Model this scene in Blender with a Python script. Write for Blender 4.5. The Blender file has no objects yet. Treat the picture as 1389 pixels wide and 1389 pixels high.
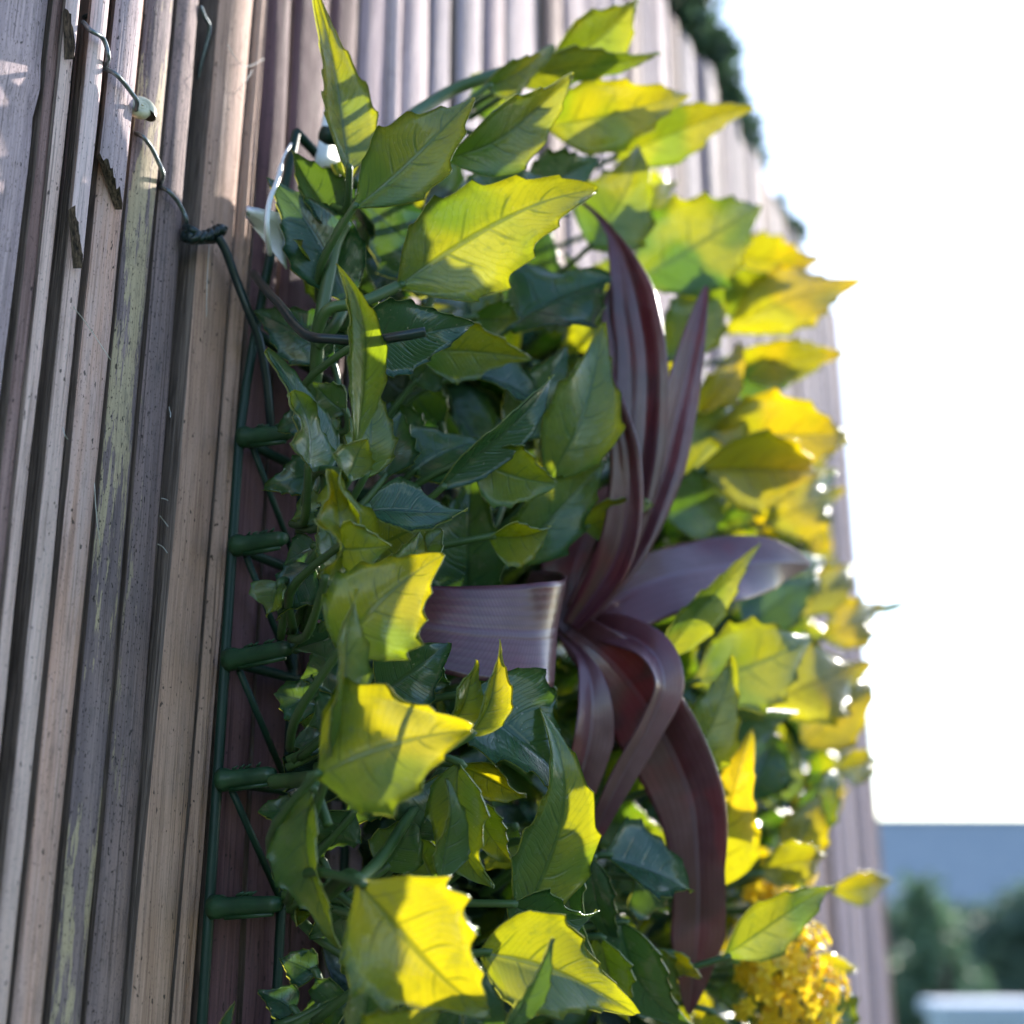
import bpy, bmesh, math, random
from mathutils import Vector, Matrix, noise

R = math.radians
S = bpy.context.scene
random.seed(11)

# ------------------------------------------------------------------ camera, sky, sun, exposure
FPX = 1768.0                       # focal length in pixels of the 1389 px picture
PITCH = R(16.7)
CAM = Vector((0, 0, 1.43))
FOCUS, FSTOP = 0.328, 8.2
SUN_AZ, SUN_EL = 37.0, 31.0        # degrees clockwise from +Y, and above the horizon
SUN_E, SKY_E, EXPO = 2.9, 0.11, 1.98

cd = bpy.data.cameras.new('camera')
cam = bpy.data.objects.new('camera', cd)
S.collection.objects.link(cam)
cam.location = CAM
cam.rotation_euler = (R(90) + PITCH, 0, 0)
cd.sensor_width = 36
cd.lens = 36 * FPX / 1389
cd.clip_start, cd.clip_end = 0.01, 2000
cd.dof.use_dof = True
cd.dof.focus_distance = FOCUS
cd.dof.aperture_fstop = FSTOP
S.camera = cam

w = bpy.data.worlds.new('World')
S.world = w
w.use_nodes = True
wn = w.node_tree.nodes
sky = wn.new('ShaderNodeTexSky')
sky.sky_type = 'NISHITA'
sky.sun_disc = False
sky.sun_elevation = R(SUN_EL)
sky.sun_rotation = R(SUN_AZ)
sky.air_density, sky.dust_density, sky.ozone_density = 1.1, 0.6, 2.6
bg = wn['Background']
bg.inputs['Strength'].default_value = SKY_E
w.node_tree.links.new(sky.outputs[0], bg.inputs['Color'])

sl = bpy.data.lights.new('sun', 'SUN')
sun = bpy.data.objects.new('sun', sl)
S.collection.objects.link(sun)
sl.energy, sl.angle, sl.color = SUN_E, R(0.53), (1.0, 0.93, 0.82)
sdir = Vector((math.sin(R(SUN_AZ)) * math.cos(R(SUN_EL)), math.cos(R(SUN_AZ)) * math.cos(R(SUN_EL)), math.sin(R(SUN_EL))))
sun.rotation_euler = sdir.to_track_quat('Z', 'Y').to_euler()
sun.location = (3, 4, 5)

S.view_settings.view_transform = 'Standard'
S.view_settings.look = 'None'
S.view_settings.gamma = 1
S.view_settings.use_curve_mapping = False
S.view_settings.exposure = EXPO
S.render.engine = 'CYCLES'
S.cycles.max_bounces = 6
S.cycles.diffuse_bounces = 4
S.cycles.glossy_bounces = 3
S.cycles.transmission_bounces = 4
S.cycles.use_adaptive_sampling = True
S.cycles.adaptive_threshold = 0.025
S.cycles.transparent_max_bounces = 8
S.cycles.use_denoising = True

# ------------------------------------------------------------------ geometry of the place
PH = R(25.1)                                       # heading of the fence against the camera's
FD = Vector((math.sin(PH), math.cos(PH), 0))       # along the fence
FN = Vector((math.cos(PH), -math.sin(PH), 0))      # out of the fence, towards the viewer's side
UP = Vector((0, 0, 1))
DIST = 0.222                                       # camera to fence face
FOOT = CAM - FN * DIST
FOOT.z = 0
FENCE_TOP = CAM.z + 0.586

def ray(px, py):
    xc, yc = (px - 694.5) / FPX, (694.5 - py) / FPX
    return Vector((xc, -yc * math.sin(PITCH) + math.cos(PITCH), yc * math.cos(PITCH) + math.sin(PITCH)))
def kof(px, py):
    return -1.0 / FN.dot(ray(px, py))
def at(px, py, off=0.0):                            # the point of the plane `off` in front of the fence
    return CAM + ray(px, py) * ((DIST - off) * kof(px, py))
def atd(px, py, dep):
    return CAM + ray(px, py) * dep
def depth_of(px, py, off):
    return (DIST - off) * kof(px, py)
def fp(s, off, z):                                  # fence coordinates
    return Vector((FOOT.x, FOOT.y, 0)) + FD * s + FN * off + UP * z
def s_of(p):
    return (p - FOOT).dot(FD)

# ------------------------------------------------------------------ helpers
C = S.collection
def link(o, parent=None):
    C.objects.link(o)
    if parent is not None:
        o.parent = parent
        o.matrix_parent_inverse = parent.matrix_world.inverted() if False else Matrix.Translation(-parent.location)
    return o
def empty(name, loc):
    o = bpy.data.objects.new(name, None)
    o.location = loc
    o.empty_display_size = 0.02
    return link(o)
def tag(o, label=None, cat=None, group=None, kind=None):
    if label: o['label'] = label
    if cat: o['category'] = cat
    if group: o['group'] = group
    if kind: o['kind'] = kind
    return o
def mesh_obj(name, verts, faces, mats, parent=None, loc=None, smooth=True, mi=None, uvs=None):
    loc = Vector(loc) if loc is not None else Vector(verts[0])
    me = bpy.data.meshes.new(name)
    me.from_pydata([tuple(Vector(v) - loc) for v in verts], [], faces)
    for m in (mats if isinstance(mats, (list, tuple)) else [mats]):
        me.materials.append(m)
    if mi: me.polygons.foreach_set('material_index', mi)
    if smooth: me.polygons.foreach_set('use_smooth', [True] * len(me.polygons))
    if uvs is not None:
        ul = me.uv_layers.new(name='UVMap')
        flat = []
        for l in me.loops:
            flat.extend(uvs[l.vertex_index])
        ul.data.foreach_set('uv', flat)
    me.update()
    o = bpy.data.objects.new(name, me)
    o.location = loc
    return link(o, parent)

def catmull(pts, n):
    out = []
    P = [pts[0]] + list(pts) + [pts[-1]]
    m = len(pts) - 1
    for i in range(n + 1):
        t = i / n * m
        k = min(int(t), m - 1)
        f = t - k
        p0, p1, p2, p3 = P[k], P[k + 1], P[k + 2], P[k + 3]
        out.append(0.5 * ((2 * p1) + (p2 - p0) * f + (2 * p0 - 5 * p1 + 4 * p2 - p3) * f * f + (3 * p1 - p0 - 3 * p2 + p3) * f ** 3))
    return out
def interp(xs, ys, x):
    if x <= xs[0]: return ys[0]
    for i in range(len(xs) - 1):
        if x <= xs[i + 1]:
            t = (x - xs[i]) / (xs[i + 1] - xs[i])
            return ys[i] + (ys[i + 1] - ys[i]) * t
    return ys[-1]

class MB:
    """collects pieces of ONE part"""
    def __init__(s): s.v, s.f = [], []
    def tube(s, pts, rad, seg=8, cap=True):
        pts = [Vector(p) for p in pts]
        b = len(s.v)
        t0 = (pts[1] - pts[0]).normalized()
        ref = Vector((0, 0, 1)) if abs(t0.z) < .9 else Vector((1, 0, 0))
        nn = t0.cross(ref).normalized()
        for i, p in enumerate(pts):
            t = (pts[min(i + 1, len(pts) - 1)] - pts[max(i - 1, 0)])
            t = t.normalized() if t.length > 1e-9 else t0
            nn = (nn - t * nn.dot(t)).normalized()
            bb = t.cross(nn)
            r = rad[i] if isinstance(rad, (list, tuple)) else rad
            for k in range(seg):
                a = 2 * math.pi * k / seg
                s.v.append(p + (nn * math.cos(a) + bb * math.sin(a)) * r)
        for i in range(len(pts) - 1):
            for k in range(seg):
                k2 = (k + 1) % seg
                s.f.append((b + i * seg + k, b + i * seg + k2, b + (i + 1) * seg + k2, b + (i + 1) * seg + k))
        if cap:
            s.f.append(tuple(b + k for k in range(seg))[::-1])
            e = b + (len(pts) - 1) * seg
            s.f.append(tuple(e + k for k in range(seg)))
        return s
    def box(s, c, ax, ay, az):
        b = len(s.v)
        for x in (-1, 1):
            for y in (-1, 1):
                for z in (-1, 1):
                    s.v.append(Vector(c) + ax * x + ay * y + az * z)
        for q in ((0, 1, 3, 2), (4, 6, 7, 5), (0, 4, 5, 1), (2, 3, 7, 6), (0, 2, 6, 4), (1, 5, 7, 3)):
            s.f.append(tuple(b + i for i in q))
        return s
    def build(s, name, mat, parent=None, loc=None, smooth=True):
        return mesh_obj(name, s.v, s.f, mat, parent, loc, smooth)

# ------------------------------------------------------------------ materials
class NT:
    def __init__(self, name):
        self.m = bpy.data.materials.new(name)
        self.m.use_nodes = True
        self.t = self.m.node_tree
        self.n, self.l = self.t.nodes, self.t.links
        self.p = self.n['Principled BSDF']
        self.out = self.n['Material Output']
    def new(self, typ, **kw):
        x = self.n.new('ShaderNode' + typ)
        for k, v in kw.items():
            if k.startswith('i_'):
                x.inputs[k[2:].replace('_', ' ')].default_value = v
            else:
                setattr(x, k, v)
        return x
    def lk(self, a, b): self.l.new(a, b)
    def math(self, op, a, b=None, c=None, clamp=False):
        x = self.n.new('ShaderNodeMath'); x.operation = op; x.use_clamp = clamp
        for i, q in enumerate((a, b, c)):
            if q is None: continue
            if isinstance(q, (int, float)): x.inputs[i].default_value = q
            else: self.lk(q, x.inputs[i])
        return x.outputs[0]
    def mix(self, f, a, b):
        x = self.n.new('ShaderNodeMix'); x.data_type = 'RGBA'
        for i, q in ((0, f), (6, a), (7, b)):
            if isinstance(q, (int, float)): x.inputs[i].default_value = q
            elif isinstance(q, tuple): x.inputs[i].default_value = (*q, 1)
            else: self.lk(q, x.inputs[i])
        return x.outputs[2]
    def smooth(self, v, lo, hi):
        x = self.n.new('ShaderNodeMapRange'); x.interpolation_type = 'SMOOTHSTEP'
        x.inputs['From Min'].default_value = lo; x.inputs['From Max'].default_value = hi
        self.lk(v, x.inputs['Value'])
        return x.outputs[0]
    def coords(self, scale, rnd=True, kind='Object'):
        tc = self.n.new('ShaderNodeTexCoord')
        v = tc.outputs[kind]
        if rnd:
            oi = self.n.new('ShaderNodeObjectInfo')
            s = self.n.new('ShaderNodeVectorMath'); s.operation = 'SCALE'
            s.inputs[0].default_value = (3.7, 5.1, 2.9)
            self.lk(oi.outputs['Random'], s.inputs['Scale'])
            a = self.n.new('ShaderNodeVectorMath'); a.operation = 'ADD'
            self.lk(v, a.inputs[0]); self.lk(s.outputs[0], a.inputs[1]); v = a.outputs[0]
        mp = self.n.new('ShaderNodeMapping')
        mp.inputs['Scale'].default_value = scale
        self.lk(v, mp.inputs['Vector'])
        return mp.outputs[0]
    def noise(self, vec, scale=1.0, detail=4, rough=.55):
        x = self.n.new('ShaderNodeTexNoise')
        x.inputs['Scale'].default_value = scale
        x.inputs['Detail'].default_value = detail
        x.inputs['Roughness'].default_value = rough
        self.lk(vec, x.inputs['Vector'])
        return x.outputs['Fac']
    def bump(self, h, strength, dist):
        b = self.n.new('ShaderNodeBump')
        b.inputs['Strength'].default_value = strength
        b.inputs['Distance'].default_value = dist
        self.lk(h, b.inputs['Height'])
        return b.outputs[0]

def slat_mat(name, c1, c2, patch=None, patch_amt=.5, speck=.5, rough=.74):
    c1, c2 = ((c[0] * 1.16, c[1] * .96, c[2] * 1.02) for c in (c1, c2))
    t = NT(name)
    fine = t.noise(t.coords((2100, 2100, 26)), 1, 4, .62)       # long fibres
    broad = t.noise(t.coords((170, 170, 11)), 1, 4, .6)
    col = t.mix(t.smooth(broad, .34, .66), c1, c2)
    col = t.mix(t.math('MULTIPLY', t.smooth(fine, .5, .68), .6), col, tuple(x * .42 for x in c1))
    col = t.mix(t.math('MULTIPLY', t.smooth(fine, .5, .33), .4), col, tuple(min(1, x * 1.35) for x in c2))
    lines = t.noise(t.coords((900, 900, 3.5)), 1, 2, .5)          # a few long dark cracks
    col = t.mix(t.math('MULTIPLY', t.smooth(lines, .64, .7), .6), col, tuple(x * .3 for x in c1))
    if patch:
        pn = t.noise(t.coords((420, 420, 34)), 1, 5, .75)
        pn2 = t.noise(t.coords((95, 95, 8)), 1, 2, .5)
        f = t.smooth(t.math('ADD', pn, t.math('MULTIPLY', pn2, .8)), .96 - patch_amt * .1, 1.0 - patch_amt * .1)
        col = t.mix(f, col, t.mix(t.math('MULTIPLY', t.smooth(fine, .45, .65), .5), patch, tuple(x * .6 for x in patch)))
    sp = t.noise(t.coords((2600, 2600, 1100)), 1, 2, .5)
    f = t.math('MULTIPLY', t.smooth(sp, .62, .68), speck)
    col = t.mix(f, col, (.03, .024, .024))
    sp2 = t.noise(t.coords((900, 900, 450)), 1, 1, .5)
    col = t.mix(t.math('MULTIPLY', t.smooth(sp2, .70, .74), .8), col, (.025, .02, .02))
    gr = t.noise(t.coords((420, 420, 110)), 1, 4, .7)
    col = t.mix(t.math('MULTIPLY', t.smooth(gr, .5, .72), .6 * speck), col, (.085, .075, .08))
    t.lk(col, t.p.inputs['Base Color'])
    t.lk(t.math('ADD', t.math('MULTIPLY', gr, .3), rough - .15), t.p.inputs['Roughness'])
    t.p.inputs['Specular IOR Level'].default_value = .14
    h = t.math('ADD', fine, t.math('MULTIPLY', sp, .25))
    t.lk(t.bump(h, .6, .0005), t.p.inputs['Normal'])
    return t.m

def fibre_mat(name, c1, c2):
    t = NT(name)
    f = t.noise(t.coords((1300, 1300, 22)), 1, 4, .65)
    g = t.noise(t.coords((300, 300, 60)), 1, 3, .6)
    col = t.mix(t.smooth(f, .35, .68), c1, c2)
    col = t.mix(t.math('MULTIPLY', t.smooth(g, .5, .75), .6), col, tuple(x * .4 for x in c1))
    t.lk(col, t.p.inputs['Base Color'])
    t.p.inputs['Roughness'].default_value = .85
    t.lk(t.bump(f, .9, .0009), t.p.inputs['Normal'])
    return t.m

def leaf_mat(name, refl, refl2, trans, trans2, rough=.34, tw=.5, edge=False):
    t = NT(name)
    uv = t.n.new('ShaderNodeUVMap')
    sep = t.n.new('ShaderNodeSeparateXYZ'); t.lk(uv.outputs[0], sep.inputs[0])
    u, v = sep.outputs[0], sep.outputs[1]
    av = t.math('ABSOLUTE', v)
    wob = t.noise(t.coords((90, 90, 90)), 1, 1, .5)
    # side veins run forward from the midrib
    q = t.math('SUBTRACT', t.math('ADD', u, t.math('MULTIPLY', wob, .05)), t.math('MULTIPLY', t.math('POWER', av, 1.25), .17))
    oi = t.n.new('ShaderNodeObjectInfo')
    fr = t.math('FRACT', t.math('ADD', t.math('MULTIPLY', q, 5.2), t.math('ADD', oi.outputs['Random'], t.math('MULTIPLY', t.math('GREATER_THAN', v, 0.0), .37))))
    dist = t.math('ABSOLUTE', t.math('SUBTRACT', fr, .5))
    side = t.math('MULTIPLY', t.smooth(dist, .07, .015), t.smooth(av, .8, .35))
    mid = t.smooth(av, .085, .03)
    fr2 = t.math('ABSOLUTE', t.math('SUBTRACT', t.math('FRACT', t.math('MULTIPLY', t.math('ADD', q, t.math('MULTIPLY', wob, .12)), 27.0)), .5))
    side = t.math('MULTIPLY', side, t.math('ADD', .35, t.math('MULTIPLY', wob, 1.1)))
    vein = t.math('MAXIMUM', t.math('MAXIMUM', side, mid), t.math('MULTIPLY', t.smooth(fr2, .2, .05), .22), clamp=True)
    fine = t.noise(t.coords((420, 420, 420)), 1, 2, .6)
    big = t.noise(t.coords((42, 42, 42)), 1, 1, .55)
    f = t.math('ADD', t.math('MULTIPLY', t.smooth(big, .35, .65), .55), t.math('MULTIPLY', oi.outputs['Random'], .45))
    col = t.mix(f, refl, refl2)
    col = t.mix(t.math('MULTIPLY', vein, .12), col, tuple(x * .5 for x in refl))
    blot = t.noise(t.coords((260, 260, 260)), 1, 3, .7)
    col = t.mix(t.math('MULTIPLY', t.smooth(blot, .56, .72), .45), col, (.16, .19, .11))
    spot = t.noise(t.coords((900, 900, 900)), 1, 1, .5)
    col = t.mix(t.math('MULTIPLY', t.smooth(spot, .74, .78), .7), col, (.3, .3, .22))
    tr = t.mix(t.smooth(t.math('ADD', t.math('MULTIPLY', u, .6), f), .35, 1.05), trans, trans2)
    tr = t.mix(t.math('MULTIPLY', t.smooth(blot, .5, .75), .4), tr, tuple(x * .45 for x in trans))
    tr = t.mix(t.math('MULTIPLY', vein, .62), tr, tuple(x * .3 for x in trans))
    tr = t.mix(t.math('MULTIPLY', t.smooth(fine, .55, .8), .25), tr, tuple(x * .5 for x in trans))
    t.lk(col, t.p.inputs['Base Color'])
    sm = t.noise(t.coords((160, 160, 160)), 1, 2, .6)
    t.lk(t.math('ADD', t.math('MULTIPLY', sm, .3), rough - .15), t.p.inputs['Roughness'])
    t.p.inputs['Specular IOR Level'].default_value = .6
    t.p.inputs['Coat Weight'].default_value = .25
    t.p.inputs['Coat Roughness'].default_value = .12
    h = t.math('SUBTRACT', t.math('MULTIPLY', fine, .18), vein)
    h = t.math('ADD', h, t.math('MULTIPLY', sm, 1.5))
    bn = t.bump(h, .4, .0008)
    t.lk(bn, t.p.inputs['Normal'])
    tb = t.n.new('ShaderNodeBsdfTranslucent')
    t.lk(tr, tb.inputs['Color'])
    mx = t.n.new('ShaderNodeMixShader')
    mx.inputs[0].default_value = tw
    t.lk(t.p.outputs[0], mx.inputs[1]); t.lk(tb.outputs[0], mx.inputs[2])
    t.lk(mx.outputs[0], t.out.inputs['Surface'])
    return t.m

def strap_mat(name):
    t = NT(name)
    uv = t.n.new('ShaderNodeUVMap')
    sep = t.n.new('ShaderNodeSeparateXYZ'); t.lk(uv.outputs[0], sep.inputs[0])
    u, v = sep.outputs[0], sep.outputs[1]
    av = t.math('ABSOLUTE', v)
    # fine ribs slanting from the midrib
    q = t.math('ADD', t.math('MULTIPLY', u, 95.0), t.math('MULTIPLY', av, -6.0))
    rib = t.math('SINE', t.math('MULTIPLY', q, 6.283))
    mid = t.smooth(av, .11, .03)
    big = t.noise(t.coords((38, 38, 38)), 1, 3, .6)
    col = t.mix(t.smooth(big, .4, .66), (.105, .034, .054), (.19, .085, .115))
    red = t.noise(t.coords((55, 55, 55)), 1, 2, .5)
    col = t.mix(t.math('MULTIPLY', t.smooth(red, .5, .72), .6), col, (.17, .02, .035))
    col = t.mix(t.math('MULTIPLY', t.smooth(rib, .2, .9), .3), col, (.05, .014, .024))
    par = t.math('SINE', t.math('ADD', t.math('MULTIPLY', v, 34.0), t.math('MULTIPLY', big, 3.0)))
    col = t.mix(t.math('MULTIPLY', t.smooth(par, .3, 1.0), .25), col, (.05, .014, .024))
    col = t.mix(t.math('MULTIPLY', mid, .35), col, (.2, .13, .2))
    t.lk(col, t.p.inputs['Base Color'])
    t.p.inputs['Roughness'].default_value = .34
    t.p.inputs['Specular IOR Level'].default_value = .55
    t.p.inputs['Coat Weight'].default_value = .5
    t.p.inputs['Coat Roughness'].default_value = .2
    sm = t.noise(t.coords((200, 200, 200)), 1, 4, .6)
    h = t.math('ADD', t.math('ADD', t.math('MULTIPLY', rib, .05), t.math('MULTIPLY', par, .12)), t.math('MULTIPLY', mid, 1.0))
    h = t.math('ADD', h, t.math('MULTIPLY', sm, .5))
    t.lk(t.bump(h, .4, .0005), t.p.inputs['Normal'])
    tb = t.n.new('ShaderNodeBsdfTranslucent')
    tb.inputs['Color'].default_value = (.32, .06, .07, 1)
    mx = t.n.new('ShaderNodeMixShader'); mx.inputs[0].default_value = .2
    t.lk(t.p.outputs[0], mx.inputs[1]); t.lk(tb.outputs[0], mx.inputs[2])
    t.lk(mx.outputs[0], t.out.inputs['Surface'])
    return t.m

def plain(name, c, rough=.5, c2=None, sc=60, spec=.5, metal=0, bump=0):
    t = NT(name)
    nz = t.noise(t.coords((sc, sc, sc)), 1, 4, .6)
    t.lk(t.mix(t.smooth(nz, .3, .7), c, c2 or tuple(x * .7 for x in c)), t.p.inputs['Base Color'])
    t.p.inputs['Roughness'].default_value = rough
    t.p.inputs['Specular IOR Level'].default_value = spec
    t.p.inputs['Metallic'].default_value = metal
    if bump: t.lk(t.bump(nz, .5, bump), t.p.inputs['Normal'])
    return t.m

M = {
    'grey': slat_mat('bamboo_grey', (.31, .285, .30), (.42, .385, .39), speck=.7),
    'cream': slat_mat('bamboo_cream', (.50, .41, .35), (.60, .52, .46), speck=.35),
    'peach': slat_mat('bamboo_peach', (.52, .37, .28), (.50, .42, .37), speck=.45),
    'pale': slat_mat('bamboo_pale', (.52, .47, .45), (.60, .55, .53), speck=.3),
    'tan': slat_mat('bamboo_tan', (.36, .262, .19), (.45, .345, .265), speck=.35),
    'mauve': slat_mat('bamboo_mauve', (.34, .27, .27), (.44, .365, .36), speck=.4),
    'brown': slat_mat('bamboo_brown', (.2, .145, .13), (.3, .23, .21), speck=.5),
    'umber_shade': slat_mat('bamboo_umber_shade', (.085, .05, .056), (.135, .085, .09), speck=.4),  # dark wood, darkened further: the leaf panel's shade is in the colour
    'mauve_far': slat_mat('bamboo_mauve_dimmed', (.25, .205, .235), (.33, .285, .31), speck=.3),  # the far slat tones are darkened to offset the strong light there
    'grey_far': slat_mat('bamboo_grey_dimmed', (.24, .225, .26), (.31, .295, .33), speck=.3),
    'pale_far': slat_mat('bamboo_pale_dimmed', (.38, .335, .35), (.45, .405, .42), speck=.3),
    'patchy': slat_mat('bamboo_patchy', (.155, .14, .145), (.25, .22, .215), patch=(.50, .39, .27), patch_amt=.6, speck=.8),
    'patchless': slat_mat('bamboo_mottled', (.17, .15, .15), (.27, .225, .21), patch=(.38, .29, .215), patch_amt=-.6, speck=.9),
    'split': fibre_mat('bamboo_split_edge', (.15, .105, .092), (.36, .265, .235)),
    'fray': fibre_mat('bamboo_torn_fibre', (.03, .021, .018), (.2, .14, .1)),
    'dark': plain('gap_blackout', (.012, .011, .013), .9),
    'leaf': leaf_mat('holly_leaf', (.036, .1, .04), (.072, .15, .04), (.15, .29, .01), (.52, .5, .006), rough=.25, tw=.42),
    'leaf_y': leaf_mat('holly_leaf_backlit', (.06, .125, .025), (.1, .17, .022), (.3, .4, .008), (.68, .57, .005), rough=.26, tw=.48),  # yellower copy of the leaf, backlight put into its colour
    'leaf_r': leaf_mat('holly_leaf_sunlit', (.09, .13, .02), (.14, .16, .018), (.5, .46, .006), (.8, .56, .004), rough=.3, tw=.55),  # golden copy for the right side, sunlight put into its colour
    'leaf_d': leaf_mat('holly_leaf_shaded', (.017, .062, .036), (.032, .092, .04), (.05, .14, .014), (.14, .24, .012), rough=.2, tw=.3),  # darker copy of the leaf, shade put into its colour
    'leaf_i': leaf_mat('holly_leaf_inner_shade', (.008, .03, .02), (.014, .044, .022), (.03, .08, .01), (.06, .12, .008), rough=.3, tw=.25),  # darkest copy, the deep shade between leaves put into its colour
    'rim': leaf_mat('leaf_moulded_rim', (.11, .17, .06), (.17, .22, .08), (.4, .46, .06), (.6, .6, .07), rough=.22, tw=.35),
    'strap': strap_mat('purple_strap_leaf'),
    'stem': plain('green_stem', (.03, .075, .025), .4, (.05, .105, .03), 80),
    'grid': plain('dark_green_plastic', (.005, .024, .019), .45, (.008, .034, .024), 120, .3, bump=.0006),
    'peg': plain('mid_green_plastic', (.012, .045, .022), .38, (.022, .07, .03), 160, .45, bump=.0006),
    'tie': plain('coated_wire', (.003, .013, .015), .3, (.006, .022, .024), 200, .45, bump=.0003),
    'zinc': plain('galvanised_wire', (.20, .23, .25), .42, (.10, .12, .14), 900, .5, .75),
    'shell': plain('shell', (.62, .58, .46), .35, (.42, .4, .3), 500),
    'shellhole': plain('shell_mouth', (.03, .02, .015), .8),
    'white': plain('white_plastic', (.72, .74, .8), .35, (.62, .65, .72), 60),
    'web': plain('web_thread', (.7, .68, .66), .5),
    'floret': leaf_mat('yellow_floret', (.88, .56, .02), (.9, .68, .04), (.9, .62, .02), (.95, .74, .03), rough=.4, tw=.5),
    'grass': plain('lawn', (.04, .075, .02), .9, (.06, .09, .025), 8),
    'slate': plain('slate_roof', (.27, .30, .35), .9, (.31, .335, .38), 2, .1),  # roof lightened, distance haze put into the base colour
    'render': plain('pale_render', (.40, .46, .58), .7, (.46, .52, .62), 1.5),
    'housewall': plain('house_render', (.42, .40, .37), .85, (.36, .34, .32), 2),
    'frame': plain('window_frame', (.7, .7, .7), .4),
    'glass': plain('window_glass', (.02, .025, .03), .08),
    'bark': plain('bark', (.08, .06, .045), .9, (.05, .04, .03), 30),
}
def crown_mat(name, c, c2):
    t = NT(name)
    nz = t.noise(t.coords((3, 3, 3)), 1, 3, .6)
    t.lk(t.mix(t.smooth(nz, .3, .7), c, c2), t.p.inputs['Base Color'])
    t.p.inputs['Roughness'].default_value = .5
    tb = t.n.new('ShaderNodeBsdfTranslucent'); tb.inputs['Color'].default_value = (*[x * 1.6 for x in c2], 1)
    mx = t.n.new('ShaderNodeMixShader'); mx.inputs[0].default_value = .3
    t.lk(t.p.outputs[0], mx.inputs[1]); t.lk(tb.outputs[0], mx.inputs[2]); t.lk(mx.outputs[0], t.out.inputs['Surface'])
    return t.m
M['crown'] = crown_mat('shrub_leaves', (.06, .1, .075), (.085, .14, .1))  # crown lightened, distance haze put into the leaf colour
M['crown2'] = crown_mat('shrub_leaves_pale', (.06, .11, .06), (.08, .14, .08))
M['creeper'] = crown_mat('creeper_leaves', (.03, .06, .035), (.05, .09, .05))

# ------------------------------------------------------------------ ground
g = mesh_obj('ground', [(-400, -60, 0), (400, -60, 0), (400, 900, 0), (-400, 900, 0)], [(0, 1, 2, 3)], M['grass'], smooth=False, loc=(0, 0, 0))
tag(g, kind='structure')

# ------------------------------------------------------------------ fence
fence = tag(empty('bamboo_fence', fp(0, 0, 0)), 'weathered split bamboo slat fence running away behind the plastic leaves', 'fence')

def slat(name, sl_top, sr_top, sl_bot, sr_bot, off, thick, mat, crown=.0012, z0=0.0, z1=FENCE_TOP, segs=90,
         cut=None, seed=0, wob=.00035, nodes=(), groove=None):
    """one split slat. s of its edges at two heights; cut = (slant) slopes the lower end."""
    rnd = random.Random(seed)
    zt, zb = CAM.z + .26, CAM.z - .02
    NF = 15 if cut else 9
    V, Fc, mi = [], [], []
    ph = [rnd.uniform(0, 40) for _ in range(4)]
    for i in range(segs + 1):
        f = i / segs
        z = z0 + (z1 - z0) * f
        for k in range(NF):
            v = -1 + 2 * k / (NF - 1)
            zz = z
            if cut and i == 0:
                zz = z0 + cut * (-v)
                zz += noise.noise(Vector((k * .55, seed, 0))) * .003 + noise.noise(Vector((k * 2.3, seed, 5))) * .0006
            elif cut:
                zz = z + cut * (-v) * max(0, 1 - f * segs * .18)
            g = (zz - zb) / (zt - zb)
            sl = sl_bot + (sl_top - sl_bot) * g + noise.noise(Vector((zz * 14, ph[0], 0))) * wob + noise.noise(Vector((zz * 90, ph[0], 3))) * wob * .45
            sr = sr_bot + (sr_top - sr_bot) * g + noise.noise(Vector((zz * 14, ph[1], 0))) * wob + noise.noise(Vector((zz * 90, ph[1], 3))) * wob * .45
            s = (sl + sr) / 2 + (sr - sl) / 2 * v
            o = off + crown * (1 - v * v) + noise.noise(Vector((zz * 9, ph[2], v * .6))) * .0007
            o += noise.noise(Vector((zz * 30, ph[3], v * 6))) * .00022
            if abs(v) > .99: o -= .0005
            for zn, am in nodes:
                o += am * math.exp(-((zz - zn - v * .0015) / .0032) ** 2) - am * .6 * math.exp(-((zz - zn + .006) / .0022) ** 2)
            if groove and abs(v - groove) < .14: o -= .0013
            V.append(fp(s, o, zz))
            if k == 0: e0 = (s, zz)
            if k == NF - 1: e1 = (s, zz)
        V.append(fp(e1[0] - .0008, off - thick, e1[1]))
        V.append(fp(e0[0] + .0008, off - thick, e0[1]))
    n = NF + 2
    for i in range(segs):
        for k in range(n):
            k2 = (k + 1) % n
            Fc.append((i * n + k, i * n + k2, (i + 1) * n + k2, (i + 1) * n + k))
            mi.append(0 if k < NF - 1 else 1)
    Fc.append(tuple(range(n))[::-1]); mi.append(2)
    Fc.append(tuple(segs * n + k for k in range(n))); mi.append(1)
    o = mesh_obj(name, V, Fc, [M[mat], M['split'], M['fray']], fence, loc=fp((sl_bot + sr_bot) / 2, off, z0), mi=mi)
    # keep the split corner crisp
    me = o.data
    sharp = me.attributes.new('sharp_edge', 'BOOLEAN', 'EDGE')
    vals = []
    for e in me.edges:
        a, b = sorted(e.vertices)
        vals.append((a % n == b % n) and (a % n in (0, NF - 1, NF, NF + 1)) or (a // n == b // n and a // n in (0, segs)))
    sharp.data.foreach_set('value', vals)
    return o

def S_at(x, y, off):
    return s_of(at(x, y, off))
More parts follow.
